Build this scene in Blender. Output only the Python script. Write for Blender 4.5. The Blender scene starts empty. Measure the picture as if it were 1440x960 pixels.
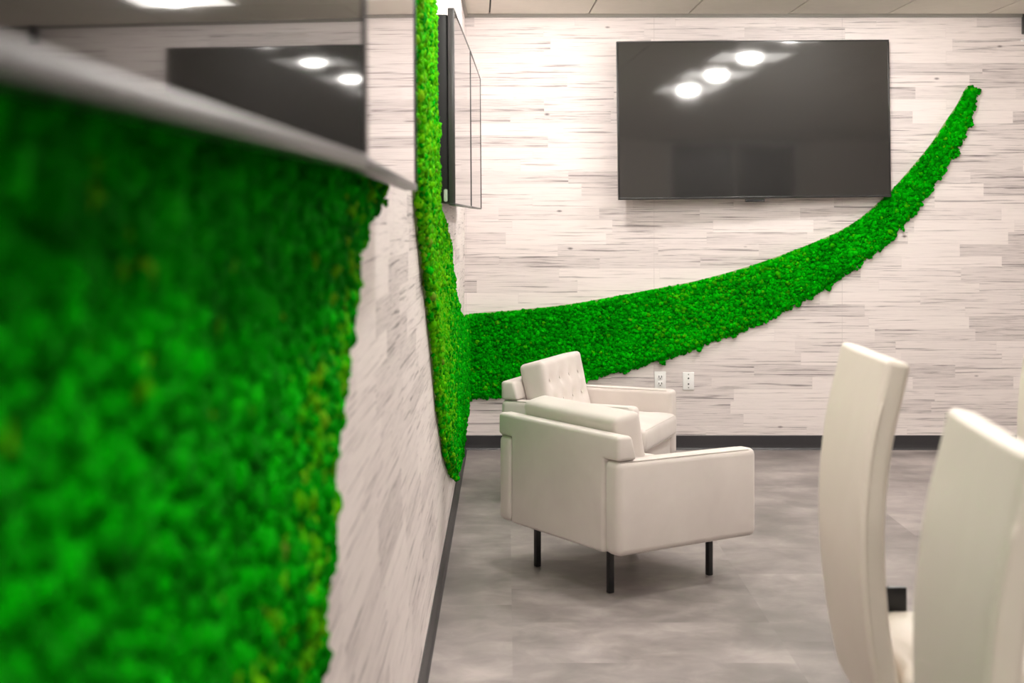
import bpy, bmesh, math, random
import numpy as np
from mathutils import Vector, Matrix
random.seed(7)
rng = np.random.default_rng(11)
S = bpy.context.scene
COL = S.collection
# ---------------------------------------------------------------- room dimensions (metres)
EYE = 1.43            # camera height
D = 8.772             # camera to far wall
LW = -0.2566          # left wall plane
CEIL = 2.684
RW, REAR = 6.2, -2.5
F = 2000.0            # focal length in px at 1440 wide
VX, VY = 712.0, 306.0 # vanishing point of the side wall

# ---------------------------------------------------------------- helpers
def link(o):
    COL.objects.link(o); return o

def tag(o, label=None, cat=None, group=None, kind=None):
    if label: o['label'] = label
    if cat: o['category'] = cat
    if group: o['group'] = group
    if kind: o['kind'] = kind
    return o

def empty(name, loc, rz=0.0):
    o = bpy.data.objects.new(name, None); o.empty_display_size = 0.1
    o.location = loc; o.rotation_euler = (0, 0, rz)
    return link(o)

def from_bm(name, bm, mat, parent=None, smooth=False, sharp=None):
    me = bpy.data.meshes.new(name)
    bmesh.ops.recalc_face_normals(bm, faces=bm.faces[:])
    bm.to_mesh(me); bm.free()
    for m in (mat if isinstance(mat, (list, tuple)) else [mat]): me.materials.append(m)
    if smooth:
        me.shade_smooth()
        if sharp: me.set_sharp_from_angle(angle=math.radians(sharp))
    o = bpy.data.objects.new(name, me); link(o)
    if parent: o.parent = parent
    return o

def add_box(bm, x0, x1, y0, y1, z0, z1, bevel=0.0, seg=3):
    r = bmesh.ops.create_cube(bm, size=1.0)
    vs = r['verts']
    bmesh.ops.scale(bm, vec=(x1-x0, y1-y0, z1-z0), verts=vs)
    bmesh.ops.translate(bm, vec=((x0+x1)/2, (y0+y1)/2, (z0+z1)/2), verts=vs)
    if bevel > 0:
        es = list({e for v in vs for e in v.link_edges})
        bmesh.ops.bevel(bm, geom=es, offset=bevel, segments=seg, profile=0.5, affect='EDGES')

def box(name, x0, x1, y0, y1, z0, z1, mat, parent=None, bevel=0.0, seg=3):
    bm = bmesh.new(); add_box(bm, x0, x1, y0, y1, z0, z1, bevel, seg)
    return from_bm(name, bm, mat, parent, smooth=bevel > 0, sharp=50)

def prism(name, pts, axis, a0, a1, mat, parent=None, bevel=0.0, seg=3, xf=None):
    """outline pts (p,q) extruded along axis 'x' (p=y,q=z) or 'y' (p=x,q=z)"""
    bm = bmesh.new()
    def P(p, q, a): return (a, p, q) if axis == 'x' else (p, a, q)
    A = [bm.verts.new(P(p, q, a0)) for p, q in pts]
    B = [bm.verts.new(P(p, q, a1)) for p, q in pts]
    bm.faces.new(A); bm.faces.new(B[::-1])
    n = len(pts)
    for i in range(n): bm.faces.new((A[i], B[i], B[(i+1) % n], A[(i+1) % n]))
    if xf:
        for v in bm.verts: xf(v)
    bmesh.ops.recalc_face_normals(bm, faces=bm.faces[:])
    if bevel > 0:
        es = [e for e in bm.edges if e.is_manifold and e.calc_face_angle(0) > math.radians(25)]
        bmesh.ops.bevel(bm, geom=es, offset=bevel, segments=seg, profile=0.5, affect='EDGES', clamp_overlap=True)
    return from_bm(name, bm, mat, parent, smooth=bevel > 0, sharp=50)

def tube(bm, pts, r, n=8, closed=False):
    P = [Vector(p) for p in pts]; rings = []
    m = len(P)
    for i in range(m):
        a = P[i-1] if (i > 0 or closed) else P[i]
        b = P[(i+1) % m] if (i < m-1 or closed) else P[i]
        t = (b-a).normalized()
        ref = Vector((0, 0, 1)) if abs(t.z) < 0.9 else Vector((1, 0, 0))
        e1 = t.cross(ref).normalized(); e2 = t.cross(e1)
        rings.append([bm.verts.new(P[i] + r*(math.cos(2*math.pi*k/n)*e1 + math.sin(2*math.pi*k/n)*e2)) for k in range(n)])
    for i in range(m if closed else m-1):
        A, B = rings[i], rings[(i+1) % m]
        for k in range(n): bm.faces.new((A[k], A[(k+1) % n], B[(k+1) % n], B[k]))
    if not closed:
        bm.faces.new(rings[0][::-1]); bm.faces.new(rings[-1])

# ---------------------------------------------------------------- node helpers
class NT:
    def __init__(self, name):
        self.m = bpy.data.materials.new(name); self.m.use_nodes = True
        self.t = self.m.node_tree; self.t.nodes.clear()
        self.out = self.n('ShaderNodeOutputMaterial')
        self.b = self.n('ShaderNodeBsdfPrincipled')
        self.t.links.new(self.b.outputs[0], self.out.inputs[0])
    def n(self, typ, **kw):
        nd = self.t.nodes.new(typ)
        for k, v in kw.items(): setattr(nd, k, v)
        return nd
    def put(self, sock, v):
        if isinstance(v, bpy.types.NodeSocket): self.t.links.new(v, sock)
        elif isinstance(v, (tuple, list)) and len(v) == 3 and sock.type == 'RGBA': sock.default_value = (*v, 1)
        else: sock.default_value = v
    def math(self, op, a, b=0.0, c=None, clamp=False):
        nd = self.n('ShaderNodeMath', operation=op, use_clamp=clamp)
        self.put(nd.inputs[0], a); self.put(nd.inputs[1], b)
        if c is not None: self.put(nd.inputs[2], c)
        return nd.outputs[0]
    def mix(self, f, a, b):
        nd = self.n('ShaderNodeMix', data_type='RGBA')
        self.put(nd.inputs[0], f); self.put(nd.inputs[6], a); self.put(nd.inputs[7], b)
        return nd.outputs[2]
    def ramp(self, f, stops):
        nd = self.n('ShaderNodeValToRGB'); cr = nd.color_ramp
        while len(cr.elements) < len(stops): cr.elements.new(0.5)
        for e, (p, c) in zip(cr.elements, stops):
            e.position = p; e.color = (*c, 1) if isinstance(c, tuple) else (c, c, c, 1)
        self.put(nd.inputs[0], f); return nd.outputs[0]
    def noise(self, vec, scale, detail=3.0, rough=0.5, dist=0.0, w=None):
        nd = self.n('ShaderNodeTexNoise')
        if w is not None:
            nd.noise_dimensions = '4D'; self.put(nd.inputs['W'], w)
        self.put(nd.inputs['Vector'], vec); self.put(nd.inputs['Scale'], scale)
        self.put(nd.inputs['Detail'], detail); self.put(nd.inputs['Roughness'], rough)
        self.put(nd.inputs['Distortion'], dist)
        return nd.outputs['Fac']
    def comb(self, x, y, z=0.0):
        nd = self.n('ShaderNodeCombineXYZ')
        for i, v in enumerate((x, y, z)): self.put(nd.inputs[i], v)
        return nd.outputs[0]
    def bump(self, h, strength, dist):
        nd = self.n('ShaderNodeBump'); self.put(nd.inputs['Height'], h)
        nd.inputs['Strength'].default_value = strength; nd.inputs['Distance'].default_value = dist
        self.put(self.b.inputs['Normal'], nd.outputs[0])
    def set(self, **kw):
        names = dict(color='Base Color', rough='Roughness', metal='Metallic', spec='Specular IOR Level', coat='Coat Weight',
                     coatr='Coat Roughness', sheen='Sheen Weight', ecol='Emission Color', estr='Emission Strength', ior='IOR', sub='Subsurface Weight')
        for k, v in kw.items(): self.put(self.b.inputs[names[k]], v)
        return self

def plain(name, color, rough=0.5, **kw):
    """painted / metal / plastic: slight procedural unevenness"""
    n = NT(name); tc = n.n('ShaderNodeTexCoord').outputs['Object']
    f = n.noise(tc, 14.0, 3.0)
    c2 = tuple(c*0.9 for c in color)
    n.set(color=n.mix(f, color, c2), rough=rough, **kw)
    return n.m

def wood_wall(name, axis):
    n = NT(name)
    sep = n.n('ShaderNodeSeparateXYZ'); n.put(sep.inputs[0], n.n('ShaderNodeTexCoord').outputs['Object'])
    u, v = sep.outputs[axis], sep.outputs[2]
    def layer(row_h, length, seed):
        r = n.math('DIVIDE', v, row_h); row = n.math('FLOOR', r)
        wn = n.n('ShaderNodeTexWhiteNoise', noise_dimensions='1D'); n.put(wn.inputs['W'], n.math('ADD', row, seed))
        off = n.math('MULTIPLY', wn.outputs['Value'], length*3.0)
        c = n.math('DIVIDE', n.math('ADD', u, off), length); col = n.math('FLOOR', c)
        wn2 = n.n('ShaderNodeTexWhiteNoise', noise_dimensions='2D'); n.put(wn2.inputs['Vector'], n.comb(row, col))
        return r, c, wn2.outputs['Value']
    r, c, rnd = layer(0.0745, 0.62, 3.0)
    wv = n.math('MULTIPLY', rnd, 40.0)
    # long grain streaks, different on every plank
    g1 = n.noise(n.comb(n.math('MULTIPLY', u, 2.0), n.math('MULTIPLY', v, 85.0)), 1.0, 5.0, 0.62, 0.35, wv)
    g2 = n.noise(n.comb(n.math('MULTIPLY', u, 5.0), n.math('MULTIPLY', v, 240.0)), 1.0, 3.0, 0.6, 0.3, wv)
    g3 = n.noise(n.comb(n.math('MULTIPLY', u, 3.0), n.math('MULTIPLY', v, 24.0)), 1.0, 2.0, 0.5, 1.6, wv)
    dark = n.math('MULTIPLY', n.math('SUBTRACT', g1, 0.55, clamp=True), 8.0, clamp=True)
    dark2 = n.math('MULTIPLY', n.math('SUBTRACT', g3, 0.60, clamp=True), 5.0, clamp=True)
    fine = n.math('MULTIPLY', n.math('SUBTRACT', g2, 0.47, clamp=True), 2.6, clamp=True)
    amt = n.math('ADD', n.math('MULTIPLY', dark, 0.68), n.math('MULTIPLY', fine, 0.36))
    amt = n.math('ADD', amt, n.math('MULTIPLY', dark2, 0.20))
    # some planks greyer than others
    tint = n.math('MULTIPLY', n.math('POWER', rnd, 1.6), 0.25)
    amt = n.math('ADD', n.math('MULTIPLY', amt, n.math('ADD', n.math('MULTIPLY', rnd, 0.65), 0.62)), tint, clamp=True)
    # plank joints
    fr = n.math('FRACT', r); fc = n.math('FRACT', c)
    e1 = n.math('LESS_THAN', fr, 0.045); e2 = n.math('LESS_THAN', fc, 0.004)
    gate = n.math('GREATER_THAN', rnd, 0.45)
    edge = n.math('MAXIMUM', n.math('MULTIPLY', e1, n.math('ADD', n.math('MULTIPLY', gate, 0.22), 0.06)), n.math('MULTIPLY', e2, 0.16))
    # sheet seams of the wall covering every 1.16 m
    sm = n.math('LESS_THAN', n.math('FRACT', n.math('DIVIDE', n.math('ADD', u, 0.25), 1.16)), 0.0025)
    edge = n.math('MAXIMUM', edge, n.math('MULTIPLY', sm, 0.3))
    # knots
    vo = n.n('ShaderNodeTexVoronoi'); n.put(vo.inputs['Vector'], n.comb(n.math('MULTIPLY', u, 3.4), n.math('MULTIPLY', v, 7.5)))
    n.put(vo.inputs['Scale'], 1.0)
    kn = n.math('MULTIPLY', n.math('SUBTRACT', 0.07, vo.outputs['Distance'], clamp=True), 14.0, clamp=True)
    amt = n.math('MAXIMUM', n.math('ADD', amt, kn, clamp=True), edge)
    col = n.ramp(amt, [(0.0, (0.84, 0.765, 0.745)), (0.2, (0.72, 0.65, 0.635)), (0.5, (0.45, 0.395, 0.39)), (1.0, (0.19, 0.165, 0.165))])
    n.set(color=col, rough=0.55, spec=0.3)
    n.bump(amt, 0.15, 0.001)
    return n.m

def floor_mat():
    n = NT('vinyl_stone_floor'); tc = n.n('ShaderNodeTexCoord').outputs['Object']
    sep = n.n('ShaderNodeSeparateXYZ'); n.put(sep.inputs[0], tc)
    x, y = sep.outputs[0], sep.outputs[1]
    cx = n.math('FLOOR', n.math('DIVIDE', n.math('SUBTRACT', x, 0.02), 0.91))
    ro = n.math('MULTIPLY', n.math('FRACT', n.math('MULTIPLY', cx, 0.5)), 0.457)
    ry = n.math('FLOOR', n.math('DIVIDE', n.math('ADD', y, ro), 0.457))
    wn = n.n('ShaderNodeTexWhiteNoise', noise_dimensions='2D'); n.put(wn.inputs['Vector'], n.comb(cx, ry))
    rnd = wn.outputs['Value']; w = n.math('MULTIPLY', rnd, 30.0)
    a = n.noise(n.comb(n.math('MULTIPLY', x, 2.4), n.math('MULTIPLY', y, 2.6)), 1.0, 5.0, 0.55, 0.4, w)
    b = n.noise(tc, 1.5, 4.0, 0.55, 0.5)
    c = n.noise(n.comb(n.math('MULTIPLY', x, 6.0), n.math('MULTIPLY', y, 7.0)), 1.0, 5.0, 0.62, 0.8)
    f = n.math('ADD', n.math('MULTIPLY', a, 0.42), n.math('MULTIPLY', b, 0.34))
    f = n.math('ADD', f, n.math('MULTIPLY', c, 0.24))
    f = n.math('ADD', f, n.math('MULTIPLY', n.math('SUBTRACT', rnd, 0.5), 0.05))
    col = n.ramp(f, [(0.36, (0.135, 0.118, 0.114)), (0.46, (0.20, 0.175, 0.168)), (0.53, (0.275, 0.24, 0.232)), (0.64, (0.42, 0.37, 0.355))])
    # small pale scuffs
    sc = n.noise(n.comb(n.math('MULTIPLY', x, 12.0), n.math('MULTIPLY', y, 16.0)), 1.0, 6.0, 0.75, 1.0)
    sf = n.math('MULTIPLY', n.math('SUBTRACT', sc, 0.70, clamp=True), 5.0, clamp=True)
    col = n.mix(sf, col, (0.55, 0.51, 0.49))
    n.set(color=col, rough=n.math('ADD', n.math('MULTIPLY', c, 0.2), 0.33), spec=0.4)
    n.bump(c, 0.08, 0.002)
    return n.m

def fabric(name, c1, c2, rough=0.85, weave=True):
    n = NT(name); tc = n.n('ShaderNodeTexCoord').outputs['Object']
    big = n.noise(tc, 3.2, 4.0, 0.6, 0.3); sm = n.noise(tc, 420.0, 2.0, 0.6)
    n.set(color=n.mix(n.ramp(big, [(0.35, 0.0), (0.68, 1.0)]), c1, c2), rough=rough, spec=0.25, sheen=0.25)
    if weave: n.bump(n.math('ADD', sm, n.math('MULTIPLY', n.noise(tc, 16.0, 3.0), 1.2)), 0.25, 0.0015)
    return n.m

def leather():
    n = NT('white_leather'); tc = n.n('ShaderNodeTexCoord').outputs['Object']
    h = n.noise(tc, 55.0, 4.0, 0.6); w = n.noise(tc, 7.0, 3.0, 0.5, 1.2)
    n.set(color=n.mix(w, (0.86, 0.785, 0.70), (0.80, 0.725, 0.635)), rough=0.42, spec=0.45)
    n.bump(n.math('ADD', n.math('MULTIPLY', h, 0.4), w), 0.25, 0.003)
    return n.m

def moss_mat():
    n = NT('reindeer_moss'); at = n.n('ShaderNodeAttribute', attribute_name='tuft')
    sep = n.n('ShaderNodeSeparateColor'); n.put(sep.inputs[0], at.outputs['Color'])
    tc = n.n('ShaderNodeTexCoord').outputs['Object']
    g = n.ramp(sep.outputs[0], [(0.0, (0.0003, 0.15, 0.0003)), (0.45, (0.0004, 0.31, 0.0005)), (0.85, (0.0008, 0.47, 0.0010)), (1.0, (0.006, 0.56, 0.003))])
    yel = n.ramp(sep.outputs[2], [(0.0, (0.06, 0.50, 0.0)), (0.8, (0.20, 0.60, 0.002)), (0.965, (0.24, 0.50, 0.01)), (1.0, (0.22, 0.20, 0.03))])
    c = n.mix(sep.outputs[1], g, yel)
    f = n.noise(tc, 260.0, 3.0, 0.7)
    c = n.mix(n.ramp(f, [(0.35, 0.0), (0.7, 0.45)]), c, (0.001, 0.12, 0.001))
    n.set(color=c, rough=0.9, spec=0.03)
    n.bump(f, 0.9, 0.004)
    return n.m

def screen_mat(name, rough, base=0.012):
    n = NT(name); tc = n.n('ShaderNodeTexCoord').outputs['Object']
    f = n.noise(tc, 2.0, 2.0)
    n.set(color=n.mix(f, (base, base*0.97, base*0.94), (base*1.15, base*1.1, base*1.06)), rough=rough, spec=0.5, ior=1.5)
    return n.m

def satin(name):
    n = NT(name); tc = n.n('ShaderNodeTexCoord').outputs['Object']
    f = n.noise(tc, 2.0, 2.0)
    n.set(color=n.mix(f, (0.010, 0.0095, 0.009), (0.014, 0.013, 0.012)), rough=0.5, spec=0.25, coat=1.0, coatr=0.052)
    n.b.inputs['Coat IOR'].default_value = 2.05
    return n.m

def glow(name, col, s):
    n = NT(name); n.set(color=(0.9, 0.9, 0.9), rough=0.4, ecol=col, estr=s); return n.m

M = dict(
    back=wood_wall('woodgrain_wall_covering', 0), side=wood_wall('woodgrain_wall_covering_side', 1),
    floor=floor_mat(), base=plain('charcoal_cove_base', (0.030, 0.028, 0.031), 0.42),
    tile=plain('ceiling_tile', (0.86, 0.81, 0.73), 0.9), gap=plain('grid_shadow_gap', (0.05, 0.045, 0.04), 0.8),
    angle=plain('wall_angle_metal', (0.30, 0.28, 0.255), 0.6),
    paint=plain('plain_wall_paint', (0.74, 0.69, 0.64), 0.7), dark=plain('dark_glazing', (0.03, 0.03, 0.03), 0.2),
    chair=fabric('light_grey_upholstery', (0.68, 0.615, 0.575), (0.62, 0.555, 0.52)),
    seam=fabric('upholstery_piping', (0.58, 0.53, 0.49), (0.54, 0.49, 0.45)),
    black=plain('black_powder_coat', (0.008, 0.008, 0.009), 0.35),
    leather=leather(), moss=moss_mat(), board=plain('moss_backing_board', (0.28, 0.42, 0.14), 0.8),
    bezel=plain('tv_bezel', (0.075, 0.072, 0.075), 0.3, metal=0.4), bezelb=plain('tv_bezel_black', (0.018, 0.017, 0.017), 0.3),
    tvback=plain('tv_housing', (0.006, 0.006, 0.007), 0.55),
    scr=screen_mat('glossy_screen', 0.035, 0.010), scr2=satin('satin_screen'),
    plastic=plain('white_plastic', (0.93, 0.92, 0.91), 0.35), slot=plain('dark_slot', (0.03, 0.03, 0.03), 0.5),
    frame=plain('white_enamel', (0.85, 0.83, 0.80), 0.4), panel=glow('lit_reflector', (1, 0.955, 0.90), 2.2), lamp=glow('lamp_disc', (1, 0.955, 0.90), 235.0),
    pale=plain('pale_cap', (0.55, 0.62, 0.52), 0.4),
)

# ---------------------------------------------------------------- setting
def struct(o): o['kind'] = 'structure'; return o
TH = 0.12
struct(box('floor', LW-TH, RW+TH, REAR-TH, D+TH, -0.1, 0.0, M['floor']))
struct(box('ceiling', LW-TH, RW+TH, REAR-TH, D+TH, CEIL+0.012, CEIL+0.12, M['gap']))
struct(box('wall_back', LW, RW, D, D+TH, 0, CEIL+0.012, M['back']))
struct(box('wall_left', LW-TH, LW, REAR, D+TH, 0, CEIL+0.012, M['side']))
struct(box('wall_right', RW, RW+TH, REAR, D+TH, 0, CEIL+0.012, M['paint']))
struct(box('wall_rear', LW, RW, REAR-TH, REAR, 0, CEIL+0.012, M['paint']))
# ceiling tiles: one object, thin shadow gaps between the tiles
bm = bmesh.new()
ang = 0.011; ca, sa = math.cos(ang), math.sin(ang)
P0 = (-0.09, D-0.62)      # grid origin
W_ = 0.612
for i in range(-2, 12):
    for j in range(-12, 2):
        x0, x1 = i*W_+0.005, (i+1)*W_-0.005
        y0, y1 = j*1.22*1.0+0.005, (j+1)*1.22-0.005
        vs = []
        for z in (CEIL, CEIL+0.015):
            for (x, y) in ((x0, y0), (x1, y0), (x1, y1), (x0, y1)):
                X = P0[0]+x*ca - y*sa; Y = P0[1]+x*sa*0 + y*ca
                vs.append(bm.verts.new((min(max(X, LW), RW), min(max(Y, REAR), D), z)))
        if len({(round(v.co.x, 3), round(v.co.y, 3)) for v in vs}) < 4:
            for v in vs: bm.verts.remove(v)
            continue
        a, b = vs[:4], vs[4:]
        bm.faces.new(a); bm.faces.new(b)
        for k in range(4): bm.faces.new((a[k], a[(k+1) % 4], b[(k+1) % 4], b[k]))
struct(from_bm('ceiling_tiles', bm, M['tile']))
# wall angles along the ceiling
struct(box('trim_1', LW, RW, D-0.022, D, CEIL-0.020, CEIL+0.0, M['angle']))
struct(box('trim_2', LW, LW+0.018, REAR, D-0.022, CEIL-0.018, CEIL+0.0, M['angle']))
# cove base with a small toe
def cove(name, axis, p0, p1, at, sgn):
    prof = [(0, 0), (0.016, 0), (0.014, 0.004), (0.0075, 0.012), (0.0055, 0.03), (0.005, 0.086), (0.003, 0.089), (0, 0.089)]
    bm = bmesh.new()
    def P(d, z, a): return (a, at + sgn*d, z) if axis == 'x' else (at + sgn*d, a, z)
    A = [bm.verts.new(P(d, z, p0)) for d, z in prof]; B = [bm.verts.new(P(d, z, p1)) for d, z in prof]
    bm.faces.new(A); bm.faces.new(B[::-1])
    for i in range(len(prof)): bm.faces.new((A[i], B[i], B[(i+1) % len(prof)], A[(i+1) % len(prof)]))
    return struct(from_bm(name, bm, M['base']))
cove('baseboard_back', 'x', LW, RW, D, -1)
cove('baseboard_left', 'y', REAR, D-0.02, LW, 1)
cove('baseboard_right', 'y', REAR, D, RW, -1)
# glazed dark partition on the rear wall (only ever seen mirrored in the television)
w = struct(box('window_1', 3.2, 5.0, REAR, REAR+0.03, 0.05, 2.62, M['dark']))
f_ = bmesh.new()
for x in (3.16, 4.08, 4.96): add_box(f_, x, x+0.05, REAR, REAR+0.06, 0.03, 2.66)
for z in (0.03, 2.61): add_box(f_, 3.16, 5.01, REAR, REAR+0.06, z, z+0.05)
struct(from_bm('window_frame', f_, M['frame'], w))

# ---------------------------------------------------------------- ceiling lights
def ceiling_light(x, y):
    t = empty('ceiling_light', (x, y, CEIL-0.001))
    h = 0.29
    bm = bmesh.new()
    for (a, b, c, d) in ((-h, h, -h, -h+0.02), (-h, h, h-0.02, h), (-h, -h+0.02, -h+0.02, h-0.02), (h-0.02, h, -h+0.02, h-0.02)):
        add_box(bm, a, b, c, d, -0.014, 0.0)
    from_bm('frame', bm, M['frame'], t)
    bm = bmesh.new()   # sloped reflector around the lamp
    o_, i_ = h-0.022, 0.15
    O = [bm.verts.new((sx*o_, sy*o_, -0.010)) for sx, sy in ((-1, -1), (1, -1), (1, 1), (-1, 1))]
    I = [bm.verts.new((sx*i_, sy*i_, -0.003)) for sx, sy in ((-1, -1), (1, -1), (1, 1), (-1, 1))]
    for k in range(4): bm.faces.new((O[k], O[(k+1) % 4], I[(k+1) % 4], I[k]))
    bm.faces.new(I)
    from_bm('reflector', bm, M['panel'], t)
    bm = bmesh.new()
    bmesh.ops.create_uvsphere(bm, u_segments=32, v_segments=16, radius=1.0,
                              matrix=Matrix.Translation((0, 0, -0.014)) @ Matrix.Diagonal((0.078, 0.078, 0.032, 1)))
    from_bm('lamp', bm, M['lamp'], t, smooth=True)
    return t
def copy_tree(o, parent=None):
    c = o.copy(); COL.objects.link(c)
    if parent: c.parent = parent
    for ch in [q for q in COL.objects if q.parent == o]: copy_tree(ch, c)
    return c
proto = None
rows = [(-0.09+W_*0.5, [7.80-1.83*k for k in range(6)]), (-0.09+W_*3.5-0.07, [7.77, 6.62, 5.46, 4.26]), (-0.09+W_*8.5, [7.80, 5.36, 2.92])]  # right row unseen, added as fill; sixth left lamp added to brighten foreground moss
for i, (rx, ys) in enumerate(rows):
    for j, y in enumerate(ys):
        x = rx + 0.011*(D-y)
        if proto is None: proto = ceiling_light(x, y); o = proto
        else:
            o = copy_tree(proto); o.location = (x, y, CEIL-0.001)
        tag(o, ['square recessed ceiling light with round lamp, in the row above the left wall televisions',
                'square recessed ceiling light with round lamp, in the row mirrored in the far television',
                'square recessed ceiling light with round lamp, in the unseen fill row added by the right wall'][i], 'ceiling light', 'square ceiling lights, row %s' % ('along the left wall', 'mirrored in the far television', 'added out of view as fill by the right wall')[i])
        if j == 0 and i < 2:
            o['label'] = ['square ceiling light over the armchair corner',
                          'square ceiling light mirrored at the top of the nearest television'][i]
            del o['group']

# ---------------------------------------------------------------- televisions
def television(loc, rot, w, h, t_frame, t_back, bez, scr, bezm, inset, label, near_cap=False, group=None, bb=None):
    """local: x along width (centred), z up (centred), screen faces -y, at y=0"""
    t = empty('television', loc); t.rotation_euler = rot
    bm = bmesh.new()
    fr = bez; bb = bb or fr*1.5
    W2, H2 = w/2, h/2
    for (a, b, c, d) in ((-W2, W2, -H2, -H2+bb), (-W2, W2, H2-fr, H2), (-W2, -W2+fr, -H2+bb, H2-fr), (W2-fr, W2, -H2+bb, H2-fr)):
        add_box(bm, a, b, -0.0025, t_frame, c, d, 0.0012, 2)
    from_bm('bezel', bm, bezm, t, smooth=True, sharp=40)
    box('screen', -W2+fr, W2-fr, 0.0, 0.004, -H2+bb, H2-fr, scr, t)
    bm = bmesh.new()
    add_box(bm, -W2+0.003, W2-0.003, 0.005, t_frame, -H2+0.003, H2-0.003)
    add_box(bm, -W2+inset, W2-inset, t_frame, t_back, -H2+inset*0.8, H2-inset*1.6, 0.008, 2)
    from_bm('housing', bm, M['tvback'], t, smooth=True, sharp=40)
    if near_cap:
        bm = bmesh.new(); add_box(bm, W2-0.001, W2+0.003, 0.027, 0.040, -H2+0.025, -H2+0.064, 0.0055, 3)
        from_bm('port_cover', bm, M['pale'], t, smooth=True)
    tag(t, label, 'television', group)
    return t

def side_tv(p_near, p_far, zc, h, **kw):
    """screen edge points (X,Y) near and far; faces +X"""
    (x0, y0), (x1, y1) = p_near, p_far
    w = math.hypot(x1-x0, y1-y0)
    psi = math.atan2(x1-x0, y1-y0)         # lean of the plane
    # local -y -> +X : rotate +90 about z ; local +x -> +Y?  R(90): x->y, -y->+x
    rz = math.pi/2 - psi
    rot = Matrix.Rotation(rz, 4, 'Z') @ Matrix.Rotation(-0.007, 4, 'X')
    return television(((x0+x1)/2, (y0+y1)/2, zc), rot.to_euler(), w-0.004, h, label=kw.pop('label'), **kw)

hz = 0.70
A0 = (-0.150-0.0363*1.22, 1.49-1.22); A1 = (-0.150, 1.49); B1 = (-0.1748, 2.71)
C0 = (-0.1793, 4.88); C1 = (-0.153, 6.12); C2 = (-0.1325, 7.36)
common = dict(t_frame=0.022, t_back=0.045, bez=0.0045, scr=M['scr'], bezm=M['bezel'], inset=0.075, group='paired televisions along the left wall')
z1 = EYE+0.0515+hz/2
t1 = side_tv(A0, A1, z1, hz, bb=0.014, label='blurred television nearest the camera, its glossy screen mirroring the far wall television', **common)
t2 = side_tv(A1, B1, z1, hz, bb=0.012, label='second television from the camera, its narrow bright screen mirroring only the woodgrain wall', **common)
z2 = EYE+0.043+0.677/2
t3 = side_tv(C0, C1, z2, 0.677, label='television beside the upright moss strip, black back and side edge visible', **dict(common, t_frame=0.020, t_back=0.068, inset=0.012))
t4 = side_tv(C1, C2, z2, 0.677, label='slim television closest to the far corner on the left wall', **dict(common, t_frame=0.020))
# pale cap on the back edge of the third television (near end)
bm = bmesh.new(); add_box(bm, -0.62-0.0035, -0.62+0.002, 0.024, 0.037, -0.677/2+0.012, -0.677/2+0.056, 0.006, 3)
from_bm('port_cover', bm, M['pale'], t3, smooth=True)
# wall brackets behind the side televisions
for t in (t1, t2, t3, t4):
    bm = bmesh.new()
    add_box(bm, -0.2, 0.2, 0.045, 0.060, -0.02, 0.02); add_box(bm, -0.12, 0.12, 0.056, 0.070, -0.15, 0.15)
    from_bm('wall_bracket', bm, M['tvback'], t)

# far wall television
sB = F/(D-0.10)
cx, cz = ((868+1253)/2-VX)/sB, EYE-(168-VY)/sB
psi = 0.040
rot = Matrix.Rotation(psi, 4, 'Z') @ Matrix.Rotation(-0.0115, 4, 'Y') @ Matrix.Rotation(-0.007, 4, 'X')
tvb = television((cx, D-0.105, cz), rot.to_euler(), 386/sB, 222/sB, 0.035, 0.062, 0.009, M['scr2'], M['bezelb'], 0.10,
                 'large dark television with glossy screen on the far woodgrain wall above the moss swoosh')
bm = bmesh.new(); add_box(bm, -0.30, 0.30, 0.062, 0.072, -0.22, 0.22); add_box(bm, -0.2, 0.2, 0.070, 0.082, -0.12, 0.12)
from_bm('wall_bracket', bm, M['tvback'], tvb)
bm = bmesh.new(); add_box(bm, -0.06, 0.06, 0.002, 0.02, -0.4955-0.006, -0.484, 0.003, 2)
from_bm('sensor_bar', bm, M['tvback'], tvb)

# ---------------------------------------------------------------- moss
def ico(sub):
    bm = bmesh.new(); bmesh.ops.create_icosphere(bm, subdivisions=sub, radius=1.0)
    bm.verts.ensure_lookup_table()
    V = np.array([v.co[:] for v in bm.verts]); Fc = np.array([[v.index for v in f.verts] for f in bm.faces]); bm.free()
    return V, Fc
IV2, IF2 = ico(2)
IV1, IF1 = ico(1)
def smooth_line(pts, n=10):
    """Catmull-Rom through the points"""
    P = np.array(pts, float); out = []
    for i in range(len(P)-1):
        p0 = P[max(i-1, 0)]; p1 = P[i]; p2 = P[i+1]; p3 = P[min(i+2, len(P)-1)]
        for k in range(n):
            t = k/n
            out.append(0.5*((2*p1)+(-p0+p2)*t+(2*p0-5*p1+4*p2-p3)*t*t+(-p0+3*p1-3*p2+p3)*t**3))
    out.append(P[-1]); return np.array(out)
def inside(poly, p):
    x, y = p[:, 0], p[:, 1]; r = np.zeros(len(p), bool); j = len(poly)-1
    for i in range(len(poly)):
        xi, yi = poly[i]; xj, yj = poly[j]
        c = ((yi > y) != (yj > y)) & (x < (xj-xi)*(y-yi)/(yj-yi+1e-12)+xi)
        r ^= c; j = i
    return r
def dist_to(line, p):
    d = np.full(len(p), 1e9)
    for i in range(len(line)-1):
        a, b = line[i], line[i+1]; ab = b-a
        t = np.clip(((p-a)@ab)/max(ab@ab, 1e-12), 0, 1)
        d = np.minimum(d, np.linalg.norm(p-(a+t[:, None]*ab), axis=1))
    return d
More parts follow.
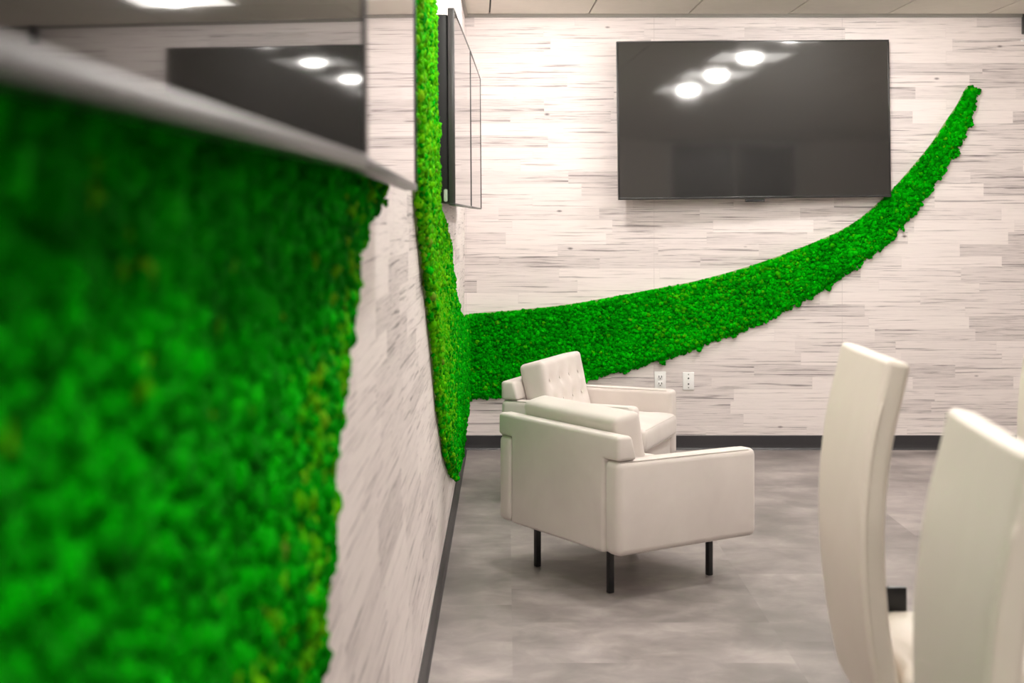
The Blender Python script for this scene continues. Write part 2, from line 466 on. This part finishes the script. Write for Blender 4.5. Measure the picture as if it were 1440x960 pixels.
def moss_panel(upper, lower, to3d, thick, spacing, size, yfun, label, group, sub=2, cleanmin=0.006, sig=0.38):
    """upper/lower: edge polylines (a,b) in wall coordinates; to3d(a,b,h) -> world"""
    up, lo = smooth_line(upper), smooth_line(lower)
    poly = np.vstack([up, lo[::-1]])
    mn, mx = poly.min(0)-0.03, poly.max(0)+0.03
    nx, ny = int((mx[0]-mn[0])/spacing), int((mx[1]-mn[1])/spacing)
    g = np.stack(np.meshgrid(np.arange(nx), np.arange(ny)), -1).reshape(-1, 2).astype(float)
    g[:, 0] += 0.5*(g[:, 1] % 2)
    pts = mn + spacing*(g + rng.uniform(-0.42, 0.42, g.shape))
    ins = inside(poly, pts)
    dl = dist_to(lo, pts); du = dist_to(up, pts)
    # the clean upper edge keeps its tufts inside, the lower edge is ragged
    bump_lo = 0.45+0.55*np.sin(pts[:, 0]*41+pts[:, 1]*23)*np.sin(pts[:, 0]*87-pts[:, 1]*61)+1.0*(np.sin(pts[:, 0]*19.0+pts[:, 1]*27) > 0.93)
    keep = (ins & (du > cleanmin) & (dl > 0.004)) | (~ins & (dl < 0.013*bump_lo) & (du > 0.012))
    pts = pts[keep]; dl = dl[keep]; du = du[keep]
    n = len(pts)
    V, Fc = (IV2, IF2) if sub == 2 else (IV1, IF1)
    nv = len(V)
    r = size*np.clip(rng.lognormal(0, sig, n), 0.5, 1.9)
    r = np.minimum(r, np.maximum(du*1.15, 0.005))
    lump = 0.5+0.5*np.sin(pts[:, 0]*17+1.3*np.sin(pts[:, 1]*13))*np.cos(pts[:, 1]*19+1.1*np.sin(pts[:, 0]*11))
    h = thick*(0.50+0.30*lump+rng.uniform(-0.12, 0.22, n))*np.clip(0.45+np.minimum(dl, du)*25, 0.45, 1.0)
    # random rotation per tuft
    q = rng.normal(size=(n, 4)); q /= np.linalg.norm(q, axis=1)[:, None]
    a, b, c, d = q.T
    R = np.stack([np.stack([1-2*(c*c+d*d), 2*(b*c-a*d), 2*(b*d+a*c)], -1),
                  np.stack([2*(b*c+a*d), 1-2*(b*b+d*d), 2*(c*d-a*b)], -1),
                  np.stack([2*(b*d-a*c), 2*(c*d+a*b), 1-2*(b*b+c*c)], -1)], 1)
    L = V[None]*(1+rng.uniform(-0.38, 0.40, (n, nv)))[:, :, None]
    L = np.einsum('nij,nkj->nki', R, L)*r[:, None, None]
    A = pts[:, 0, None]+L[:, :, 0]; B = pts[:, 1, None]+L[:, :, 1]
    H = h[:, None]+L[:, :, 2]*0.85
    H = np.maximum(H, 0.001)
    Wd = to3d(A, B, H).reshape(-1, 3)
    faces = (Fc[None]+(np.arange(n)*nv)[:, None, None]).reshape(-1, 3)
    me = bpy.data.meshes.new('moss_panel')
    me.vertices.add(len(Wd)); me.vertices.foreach_set('co', Wd.astype(np.float32).ravel())
    me.loops.add(faces.size); me.loops.foreach_set('vertex_index', faces.astype(np.int32).ravel())
    me.polygons.add(len(faces)); me.polygons.foreach_set('loop_start', np.arange(0, faces.size, 3, dtype=np.int32))
    me.update(calc_edges=True)
    patch = np.sin(pts[:, 0]*9+2*np.sin(pts[:, 1]*7))*np.sin(pts[:, 1]*11+1.5*np.sin(pts[:, 0]*6))
    tone = np.clip(rng.normal(0.5, 0.25, n)+0.14*patch, 0, 1)
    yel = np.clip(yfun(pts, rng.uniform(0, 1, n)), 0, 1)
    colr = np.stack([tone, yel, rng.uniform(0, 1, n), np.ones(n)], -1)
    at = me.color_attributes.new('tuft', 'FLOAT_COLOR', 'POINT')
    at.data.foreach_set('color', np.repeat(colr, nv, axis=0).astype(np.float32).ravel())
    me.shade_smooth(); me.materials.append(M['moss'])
    o = link(bpy.data.objects.new('moss_panel', me)); tag(o, label, 'moss wall panel', group)
    # thin backing board cut to the same outline
    bm = bmesh.new()
    up2, lo2 = up, lo + 0
    for hh in (0.0005, 0.006): pass
    bv = [[bm.verts.new(to3d(np.array(p[0]), np.array(p[1]), np.array(hh)).tolist()) for p in poly] for hh in (0.0008, 0.007)]
    m = len(poly); k = len(up)
    for i in range(m):
        j = (i+1) % m
        bm.faces.new((bv[0][i], bv[0][j], bv[1][j], bv[1][i]))
    lr = [m-1-int(round(i*(len(lo)-1)/(k-1))) for i in range(k)]
    for s in (0, 1):
        for i in range(k-1):
            q = [bv[s][i], bv[s][i+1], bv[s][lr[i+1]]]
            if lr[i] != lr[i+1]: q.append(bv[s][lr[i]])
            if len(set(q)) == len(q):
                try: bm.faces.new(q)
                except ValueError: pass
    from_bm('backing_board', bm, M['board'], o)
    return o

sM = F/(D-0.02)
pu = [(660, 441), (700, 438), (752, 433.5), (805, 427), (858, 418), (922, 406), (985, 393.5), (1064, 371), (1151.6, 338), (1204, 311), (1251, 270.5), (1283, 235), (1310, 202), (1329, 173), (1346, 148), (1359, 124), (1366, 119)]
pl = [(660, 561), (697, 557), (760, 546), (827, 532), (865, 524), (905, 513), (965, 494), (1010, 477), (1065, 455), (1134, 420), (1181, 390), (1233, 353), (1275, 311), (1304, 273), (1335, 229), (1357, 192), (1367, 163), (1373, 140), (1374.5, 127)]
W2X = lambda p: ((p[0]-VX)/sM, EYE-(p[1]-VY)/sM)
def f_back(a, b, h): return np.stack(np.broadcast_arrays(a, D-h, b), -1)
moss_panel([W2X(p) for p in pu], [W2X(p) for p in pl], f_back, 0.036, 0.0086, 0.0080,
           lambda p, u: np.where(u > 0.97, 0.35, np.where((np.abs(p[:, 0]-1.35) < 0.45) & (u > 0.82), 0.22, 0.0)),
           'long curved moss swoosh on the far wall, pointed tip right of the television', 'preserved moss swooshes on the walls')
def f_left(a, b, h): return np.stack(np.broadcast_arrays(LW+h, a, b), -1)
up2 = [(4.22, 2.676), (4.30, 2.45), (4.47, 2.1), (4.72, 1.76), (4.84, 1.52), (5.1, 1.452), (5.5, 1.40), (5.95, 1.26), (6.42, 1.10), (7.17, 0.955), (7.8, 0.88), (8.73, 0.838)]
lo2 = [(3.46, 2.676), (3.55, 2.3), (3.68, 1.9), (3.89, 1.5), (4.12, 1.391-0.05), (4.48, 1.15), (4.80, 0.955), (5.13, 0.74), (5.7, 0.485), (6.26, 0.31), (6.89, 0.195), (7.6, 0.21), (8.2, 0.26), (8.73, 0.31)]
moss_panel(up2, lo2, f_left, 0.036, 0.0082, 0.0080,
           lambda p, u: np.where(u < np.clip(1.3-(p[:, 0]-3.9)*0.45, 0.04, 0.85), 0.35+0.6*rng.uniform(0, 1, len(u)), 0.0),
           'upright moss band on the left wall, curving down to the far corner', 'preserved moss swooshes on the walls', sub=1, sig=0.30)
up3 = [(0.30, 1.535), (1.0, 1.535), (1.8, 1.535), (2.4, 1.535), (2.80, 1.535)]
lo3 = [(0.30, 0.10), (0.9, 0.12), (1.35, 0.30), (1.58, 0.55), (1.74, 0.855), (1.86, 1.0), (1.90, 1.10), (1.97, 1.20), (2.07, 1.30), (2.2, 1.37), (2.45, 1.435), (2.64, 1.475), (2.80, 1.535)]
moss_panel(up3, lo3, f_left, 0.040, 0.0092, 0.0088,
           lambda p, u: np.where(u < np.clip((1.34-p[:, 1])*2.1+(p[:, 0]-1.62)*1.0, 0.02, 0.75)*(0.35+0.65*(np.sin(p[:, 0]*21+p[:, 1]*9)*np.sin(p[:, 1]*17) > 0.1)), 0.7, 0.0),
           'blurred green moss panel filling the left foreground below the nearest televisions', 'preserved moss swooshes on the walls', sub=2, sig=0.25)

# ---------------------------------------------------------------- armchairs
AL, AW, AT = 0.689, 0.821, 0.0925     # depth, width, arm thickness
ARM = 0.527
def cushion(name, sx, sy, sz, crown, mat, parent, M4, dimples=(), edge=0.024, res=(28, 34)):
    """soft box, local size sx,sy,sz; crown on +z; dimples [(x,y)]"""
    bm = bmesh.new(); add_box(bm, -sx/2, sx/2, -sy/2, sy/2, -sz/2, sz/2)
    bmesh.ops.subdivide_edges(bm, edges=[e for e in bm.edges if abs((e.verts[0].co-e.verts[1].co).x) > 1e-5], cuts=res[0], use_grid_fill=True)
    bmesh.ops.subdivide_edges(bm, edges=[e for e in bm.edges if abs((e.verts[0].co-e.verts[1].co).y) > 1e-5 and abs((e.verts[0].co-e.verts[1].co).x) < 1e-5], cuts=res[1], use_grid_fill=True)
    bmesh.ops.subdivide_edges(bm, edges=[e for e in bm.edges if abs((e.verts[0].co-e.verts[1].co).z) > 1e-5 and abs((e.verts[0].co-e.verts[1].co).y) < 1e-5 and abs((e.verts[0].co-e.verts[1].co).x) < 1e-5], cuts=7, use_grid_fill=True)
    for v in bm.verts:
        p = v.co
        # rounded box
        q = Vector([max(min(c, s/2-edge), -(s/2-edge)) for c, s in zip(p, (sx, sy, sz))])
        d = p-q
        if d.length > 1e-9: p = q + d.normalized()*min(edge, d.length) if d.length > edge else q+d
        fx, fy = 1-(2*p.x/sx)**2, 1-(2*p.y/sy)**2
        puff = max(fx, 0)**0.6*max(fy, 0)**0.6
        nz = 2*p.z/sz
        z = p.z + crown*puff*nz*(1.0 if nz > 0 else 0.25)
        fz = 1-(2*p.z/sz)**2
        p = Vector((p.x*(1+0.014*max(fz, 0)), p.y*(1+0.012*max(fz, 0)), z))
        if nz > 0:
            for (dx, dy) in dimples:
                r2 = (p.x-dx)**2+(p.y-dy)**2
                p.z -= nz*(0.012*math.exp(-r2/0.0011)+0.006*math.exp(-r2/0.005))
        p.z += nz*0.002*math.sin(p.x*31+p.y*17)*math.sin(p.y*23-p.x*9)
        v.co = M4 @ p
    o = from_bm(name, bm, mat, parent, smooth=True)
    return o

def armchair():
    t = empty('armchair', (0, 0, 0))
    ox, oy = AL/2, AW/2
    for side in (0, 1):
        y0 = 0 if side == 0 else AW-AT
        bm = bmesh.new(); add_box(bm, 0-ox, AL-ox, y0-oy, y0+AT-oy, 0.175, ARM, 0.026, 4)
        for v in bm.verts:     # arm softly padded, top dips a little to the front
            k = (v.co.x+ox)/AL
            if v.co.z > 0.45: v.co.z -= 0.006*k
            v.co.y += 0.003*math.sin(k*3.1)*(1 if side else -1)*(1 if (v.co.z < 0.5) else 0)
        a = from_bm('arm', bm, M['chair'], t, smooth=True, sharp=60)
        ys = (y0+0.010, y0+AT-0.010)
        for yy in ys:
            bm = bmesh.new()
            tube(bm, [(0.016-ox, yy-oy, ARM-0.0045), (AL*0.5-ox, yy-oy, ARM-0.0065), (AL-0.04-ox, yy-oy, ARM-0.010), (AL-0.018-ox, yy-oy, ARM-0.022), (AL-0.010-ox, yy-oy, ARM-0.05), (AL-0.010-ox, yy-oy, 0.20)], 0.0022, 6)
            from_bm('piping', bm, M['seam'], a, smooth=True)
    g = 0.0025
    out = [(AT+g, 0.175), (AW-AT-g, 0.175), (AW-AT-g, ARM+0.001), (AW-0.001, ARM+0.001), (AW-0.001, 0.620), (0.001, 0.620), (0.001, ARM+0.001), (AT+g, ARM+0.001)]
    def slope(v):
        if v.co.x > -ox+0.05 and v.co.z > 0.6: v.co.x -= 0.024
    b = prism('backrest', [(p-oy, q) for p, q in out], 'x', 0.0-ox, 0.092-ox, M['chair'], t, bevel=0.015, seg=4, xf=slope)
    for xx, zz in ((0.0085, 0.6155), (0.060, 0.6165)):
        bm = bmesh.new()
        tube(bm, [(xx-ox, 0.014-oy, zz-0.003), (xx-ox, 0.05-oy, zz), (xx-ox, AW/2-oy, zz), (xx-ox, AW-0.05-oy, zz), (xx-ox, AW-0.014-oy, zz-0.003)], 0.0022, 6)
        from_bm('piping', bm, M['seam'], b, smooth=True)
    # leaning tufted back cushion
    cw = AW-2*AT-0.008
    lean = math.radians(78)
    #  cushion local: x up the back, y across, z outwards (front)
    base = Vector((0.185-ox, 0, 0.395)); upv = Vector((-math.cos(lean), 0, math.sin(lean))); outv = Vector((math.sin(lean), 0, math.cos(lean)))
    hgt = 0.315
    c = base+upv*(hgt/2)
    Mx = Matrix(((upv.x, 0, outv.x, c.x), (upv.y, 1, outv.y, 0), (upv.z, 0, outv.z, c.z), (0, 0, 0, 1)))
    dm = [(dx, dy) for dx in (0.055, -0.055) for dy in (-0.225, -0.075, 0.075, 0.225)]
    bc = cushion('back_cushion', hgt, cw, 0.125, 0.010, M['chair'], t, Mx, dm, edge=0.022, res=(40, 72))
    for dx, dy in dm:
        bm = bmesh.new()
        bmesh.ops.create_uvsphere(bm, u_segments=12, v_segments=8, radius=0.008, matrix=Mx @ Matrix.Translation((dx, dy, 0.0545)) @ Matrix.Diagonal((1, 1, 0.4, 1)))
        from_bm('button', bm, M['chair'], bc, smooth=True)
    for zz in (-0.052, 0.052):
        bm = bmesh.new()
        e = 0.0075
        X, Y = hgt/2-e, cw/2-e
        loop = [(-X+0.02, -Y), (X-0.02, -Y), (X-0.006, -Y+0.006), (X, -Y+0.02), (X, Y-0.02), (X-0.006, Y-0.006), (X-0.02, Y), (-X+0.02, Y), (-X+0.006, Y-0.006), (-X, Y-0.02), (-X, -Y+0.02), (-X+0.006, -Y+0.006)]
        tube(bm, [Mx @ Vector((x, y, zz)) for x, y in loop], 0.0026, 6, closed=True)
        from_bm('piping', bm, M['seam'], bc, smooth=True)
    # seat cushion
    sx0, sx1 = 0.175, AL+0.022
    Ms = Matrix.Translation(((sx0+sx1)/2-ox, 0, 0.345))
    sc = cushion('seat_cushion', sx1-sx0, cw, 0.112, 0.024, M['chair'], t, Ms, (), edge=0.024, res=(30, 36))
    for zz in (0.049, -0.050):
        bm = bmesh.new()
        X, Y = (sx1-sx0)/2-0.006, cw/2-0.006
        loop = [(-X+0.02, -Y), (X-0.03, -Y), (X-0.008, -Y+0.008), (X, -Y+0.03), (X, Y-0.03), (X-0.008, Y-0.008), (X-0.03, Y), (-X+0.02, Y)]
        tube(bm, [Ms @ Vector((x, y, zz)) for x, y in loop], 0.0026, 6)
        from_bm('piping', bm, M['seam'], sc, smooth=True)
    box('seat_base', 0.095-ox, AL-0.012-ox, AT+0.003-oy, AW-AT-0.003-oy, 0.178, 0.286, M['chair'], t, 0.012, 3)
    for (a, b_) in ((0.086, 0.163), (0.086, AW-0.165), (0.086+0.496, 0.163), (0.086+0.496, AW-0.165)):
        bm = bmesh.new(); add_box(bm, a-0.011-ox, a+0.011-ox, b_-0.011-oy, b_+0.011-oy, 0.0, 0.176, 0.002, 2)
        from_bm('leg', bm, M['black'], t, smooth=True, sharp=40)
    return t
near = armchair()
tag(near, 'light grey armchair in front, seen from behind, on thin black legs', 'armchair', 'light grey upholstered armchairs')
def place_arm(o, corner, u):
    ua = math.atan2(u[1], u[0]); uu = Vector((math.cos(ua), math.sin(ua))); vv = Vector((-uu.y, uu.x))
    c = Vector(corner) + uu*AL/2 + vv*AW/2
    o.location = (c.x, c.y, 0); o.rotation_euler = (0, 0, ua)
place_arm(near, (0.4135, 5.243), (0.839, 0.546))
far = copy_tree(near)
place_arm(far, (-0.028, 7.047), (0.934, -0.358))
for ch in COL.objects:      # the front chair's cushion has slumped a little
    if ch.parent == near and ch.name.startswith('back_cushion'): ch.location = (-0.004, 0, -0.022)
far['label'] = 'light grey armchair further back, its tufted back cushion showing, facing right before the moss'

# ---------------------------------------------------------------- white dining chairs
def dining_chair():
    t = empty('dining_chair', (0, 0, 0))
    w = 0.38
    prof = [(1.180, 0.000), (1.12, -0.014), (1.05, -0.030), (0.98, -0.0405), (0.90, -0.047), (0.82, -0.0475), (0.74, -0.043), (0.66, -0.034), (0.58, -0.020), (0.52, -0.006)]
    P = smooth_line([(x, z) for z, x in prof], 4)
    bm = bmesh.new(); n = len(P)
    th = 0.048; ring = 0.016
    rows = []
    for i, (x, z) in enumerate(P):
        a = P[max(i-1, 0)]; b = P[min(i+1, n-1)]; tg = Vector((b[0]-a[0], 0, b[1]-a[1])).normalized()
        nrm = Vector((-tg.z, 0, tg.x))      # towards +x (front) since going down
        if nrm.x < 0: nrm = -nrm
        e = min(i, 4)/4.0
        row = []
        ys = np.linspace(-1, 1, 15)
        for face in (0, 1):
            for y in (ys if face == 0 else ys[::-1]):
                # slightly curved across (hugs the sitter) and a softened rim
                bow = 0.006*(abs(y)**2)
                rim = 0.003*(max(0, abs(y)-0.86)/0.14)**2
                off = (rim if face == 0 else th-rim) + bow
                yy = y*w/2
                row.append(bm.verts.new(Vector((x, yy, z))+nrm*off))
        rows.append(row)
    m = len(rows[0])
    for i in range(n-1):
        for k in range(m): bm.faces.new((rows[i][k], rows[i][(k+1) % m], rows[i+1][(k+1) % m], rows[i+1][k]))
    for row in (rows[0], rows[-1]):
        for k in range(14):
            bm.faces.new((row[k], row[k+1], row[m-2-k], row[m-1-k]))
    bmesh.ops.recalc_face_normals(bm, faces=bm.faces[:])
    es = [e for e in bm.edges if e.is_manifold and e.calc_face_angle(0) > math.radians(50)]
    bmesh.ops.bevel(bm, geom=es, offset=0.017, segments=5, profile=0.5, affect='EDGES', clamp_overlap=True)
    br = from_bm('backrest', bm, M['leather'], t, smooth=True, sharp=75)
    for off in (0.0115,):      # stitched seam along the side faces
        for sy in (-1, 1):
            bm = bmesh.new(); pts = []
            for i in range(5 if off < 0.02 else 9, n-1):
                a = P[i-1]; b = P[min(i+1, n-1)]; tg = Vector((b[0]-a[0], 0, b[1]-a[1])).normalized()
                nrm = Vector((-tg.z, 0, tg.x)); nrm = nrm if nrm.x > 0 else -nrm
                pts.append(Vector((P[i][0], sy*(w/2), P[i][1])) + nrm*(off+0.004))
            tube(bm, pts, 0.0022, 6)
            from_bm('seam', bm, M['leather'], br, smooth=True)
    Ms = Matrix.Translation((0.03+0.23, 0, 0.575))
    sc = cushion('seat', 0.44, 0.42, 0.09, 0.018, M['leather'], t, Ms, (), edge=0.022, res=(16, 16))
    box('seat_frame', 0.03, 0.45, -0.18, 0.18, 0.505, 0.532, M['black'], t, 0.004, 2)
    for sy in (1,):
        bm = bmesh.new(); add_box(bm, 0.02, 0.145, 0.208*sy-0.006, 0.208*sy+0.006, 0.52, 0.672, 0.004, 2)
        from_bm('bracket', bm, M['black'], t, smooth=True, sharp=40)
    for (a, b_) in ((0.05, -0.165), (0.05, 0.165), (0.43, -0.165), (0.43, 0.165)):
        bm = bmesh.new(); add_box(bm, a-0.012, a+0.012, b_-0.012, b_+0.012, 0.0, 0.507, 0.003, 2)
        from_bm('leg', bm, M['black'], t, smooth=True, sharp=40)
    bm = bmesh.new()
    for b_ in (-0.165, 0.165): add_box(bm, 0.05, 0.43, b_-0.008, b_+0.008, 0.20, 0.216)
    add_box(bm, 0.422, 0.438, -0.168, 0.168, 0.20, 0.216); add_box(bm, 0.042, 0.058, -0.168, 0.168, 0.20, 0.216)
    from_bm('footrest', bm, M['black'], t)
    return t
dA = dining_chair()
def place_din(o, pn, pf):
    """rear top edge of the backrest: near point, far point"""
    a = math.atan2(pf[0]-pn[0], pf[1]-pn[1])
    o.location = ((pn[0]+pf[0])/2, (pn[1]+pf[1])/2, 0); o.rotation_euler = (0, 0, -a)
place_din(dA, (0.672, 2.53), (0.678, 2.91))
tag(dA, 'white leather high-back dining chair, left of the blurred chairs, whole curved back edge showing', 'dining chair', 'white leather dining chairs')
dB = copy_tree(dA); place_din(dB, (0.552, 1.53), (0.585, 1.91))
dB['label'] = 'white leather dining chair nearest the camera, broad back cut by the lower right corner'
dC = copy_tree(dA); place_din(dC, (1.425, 3.52), (1.438, 3.90))
dC['label'] = 'white dining chair furthest away, a pale sliver at the right edge'

# ---------------------------------------------------------------- outlets and small wall things
def outlet(px, py0, py1, kind, label):
    w = 16.0/F*D/2; zc = EYE-((py0+py1)/2-VY)*D/F; h = (py1-py0)*D/F/2
    x = (px-VX)*D/F
    t = empty('wall_outlet', (x, D, zc))
    box('cover_plate', -w, w, -0.007, 0.0, -h, h, M['plastic'], t, 0.003, 2)
    if kind == 'duplex':
        for zz in (-0.022, 0.019):
            f = bmesh.new(); add_box(f, -0.017, 0.017, -0.0095, -0.006, zz-0.014, zz+0.014, 0.003, 2)
            from_bm('receptacle', f, M['plastic'], t, smooth=True, sharp=40)
        for zz in (-0.020, 0.022):
            bm = bmesh.new()
            for xx in (-0.008, 0.008): add_box(bm, xx-0.0022, xx+0.0022, -0.0105, -0.009, zz-0.006, zz+0.006)
            add_box(bm, -0.003, 0.003, -0.0105, -0.009, zz-0.014, zz-0.009)
            from_bm('socket_holes', bm, M['slot'], t)
    else:
        for zz in (-0.040, -0.018, 0.017, 0.041):
            r = 0.0052 if abs(zz) < 0.03 else 0.0035
            bm = bmesh.new()
            bmesh.ops.create_cone(bm, cap_ends=True, segments=14, radius1=r, radius2=r*0.8, depth=0.004,
                                  matrix=Matrix.Translation((0, -0.0085, zz)) @ Matrix.Rotation(math.pi/2, 4, 'X'))
            from_bm('jack', bm, M['slot'], t)
    tag(t, label, 'wall outlet', 'white wall plates on the far wall')
outlet(928.3, 521.8, 546.5, 'duplex', 'white two-socket power outlet low on the far wall, left plate, partly behind the armchair')
outlet(968.0, 523.0, 548.0, 'jack', 'white wall plate with four small round jacks in a column, right plate')
# black case at the ceiling line at the right edge
sx = lambda px: (px-VX)*D/F
wb = empty('wall_speaker', (sx(1448), D, EYE+(306-33)*D/F))
box('case', -0.052, 0.0, -0.06, 0.0, -0.068, 0.055, M['black'], wb, 0.004, 2)
box('grille', -0.046, -0.006, -0.064, -0.058, -0.060, 0.047, M['tvback'], wb, 0.002, 1)
tag(wb, 'black case high on the far wall at the right edge, just under the ceiling', 'speaker')
hk = empty('wall_hook', (sx(1437.5), D, EYE+(306-57)*D/F))
bm = bmesh.new(); add_box(bm, -0.010, 0.010, -0.006, 0, -0.006, 0.006, 0.002, 2); tube(bm, [(0.002, -0.004, 0), (0.002, -0.02, -0.002), (0.006, -0.022, 0.010)], 0.003, 8)
from_bm('hook_body', bm, M['plastic'], hk, smooth=True, sharp=50)
tag(hk, 'small white hook on the far wall below the black case at the right edge', 'hook')

# ---------------------------------------------------------------- camera, world, view
cam = bpy.data.cameras.new('camera'); co = link(bpy.data.objects.new('camera', cam))
co.location = (0, 0, EYE); co.rotation_euler = (math.pi/2, 0, 0)
cam.sensor_width = 36.0; cam.lens = F*36.0/1440
cam.shift_x = (720-VX)/1440; cam.shift_y = -(480-VY)/1440
cam.clip_start = 0.02; cam.clip_end = 60
cam.dof.use_dof = True; cam.dof.focus_distance = 6.8; cam.dof.aperture_fstop = 0.05/0.0115
S.camera = co
wd = bpy.data.worlds.new('world'); S.world = wd; wd.use_nodes = True
wd.node_tree.nodes['Background'].inputs[0].default_value = (0.9, 0.9, 1, 1)
wd.node_tree.nodes['Background'].inputs[1].default_value = 0.3
S.view_settings.view_transform = 'Standard'; S.view_settings.look = 'None'
S.view_settings.gamma = 1; S.view_settings.use_curve_mapping = False
S.view_settings.exposure = 0.25
try:
    S.cycles.use_denoising = True; S.cycles.max_bounces = 8; S.cycles.diffuse_bounces = 5
    S.cycles.sample_clamp_indirect = 8
except Exception: pass
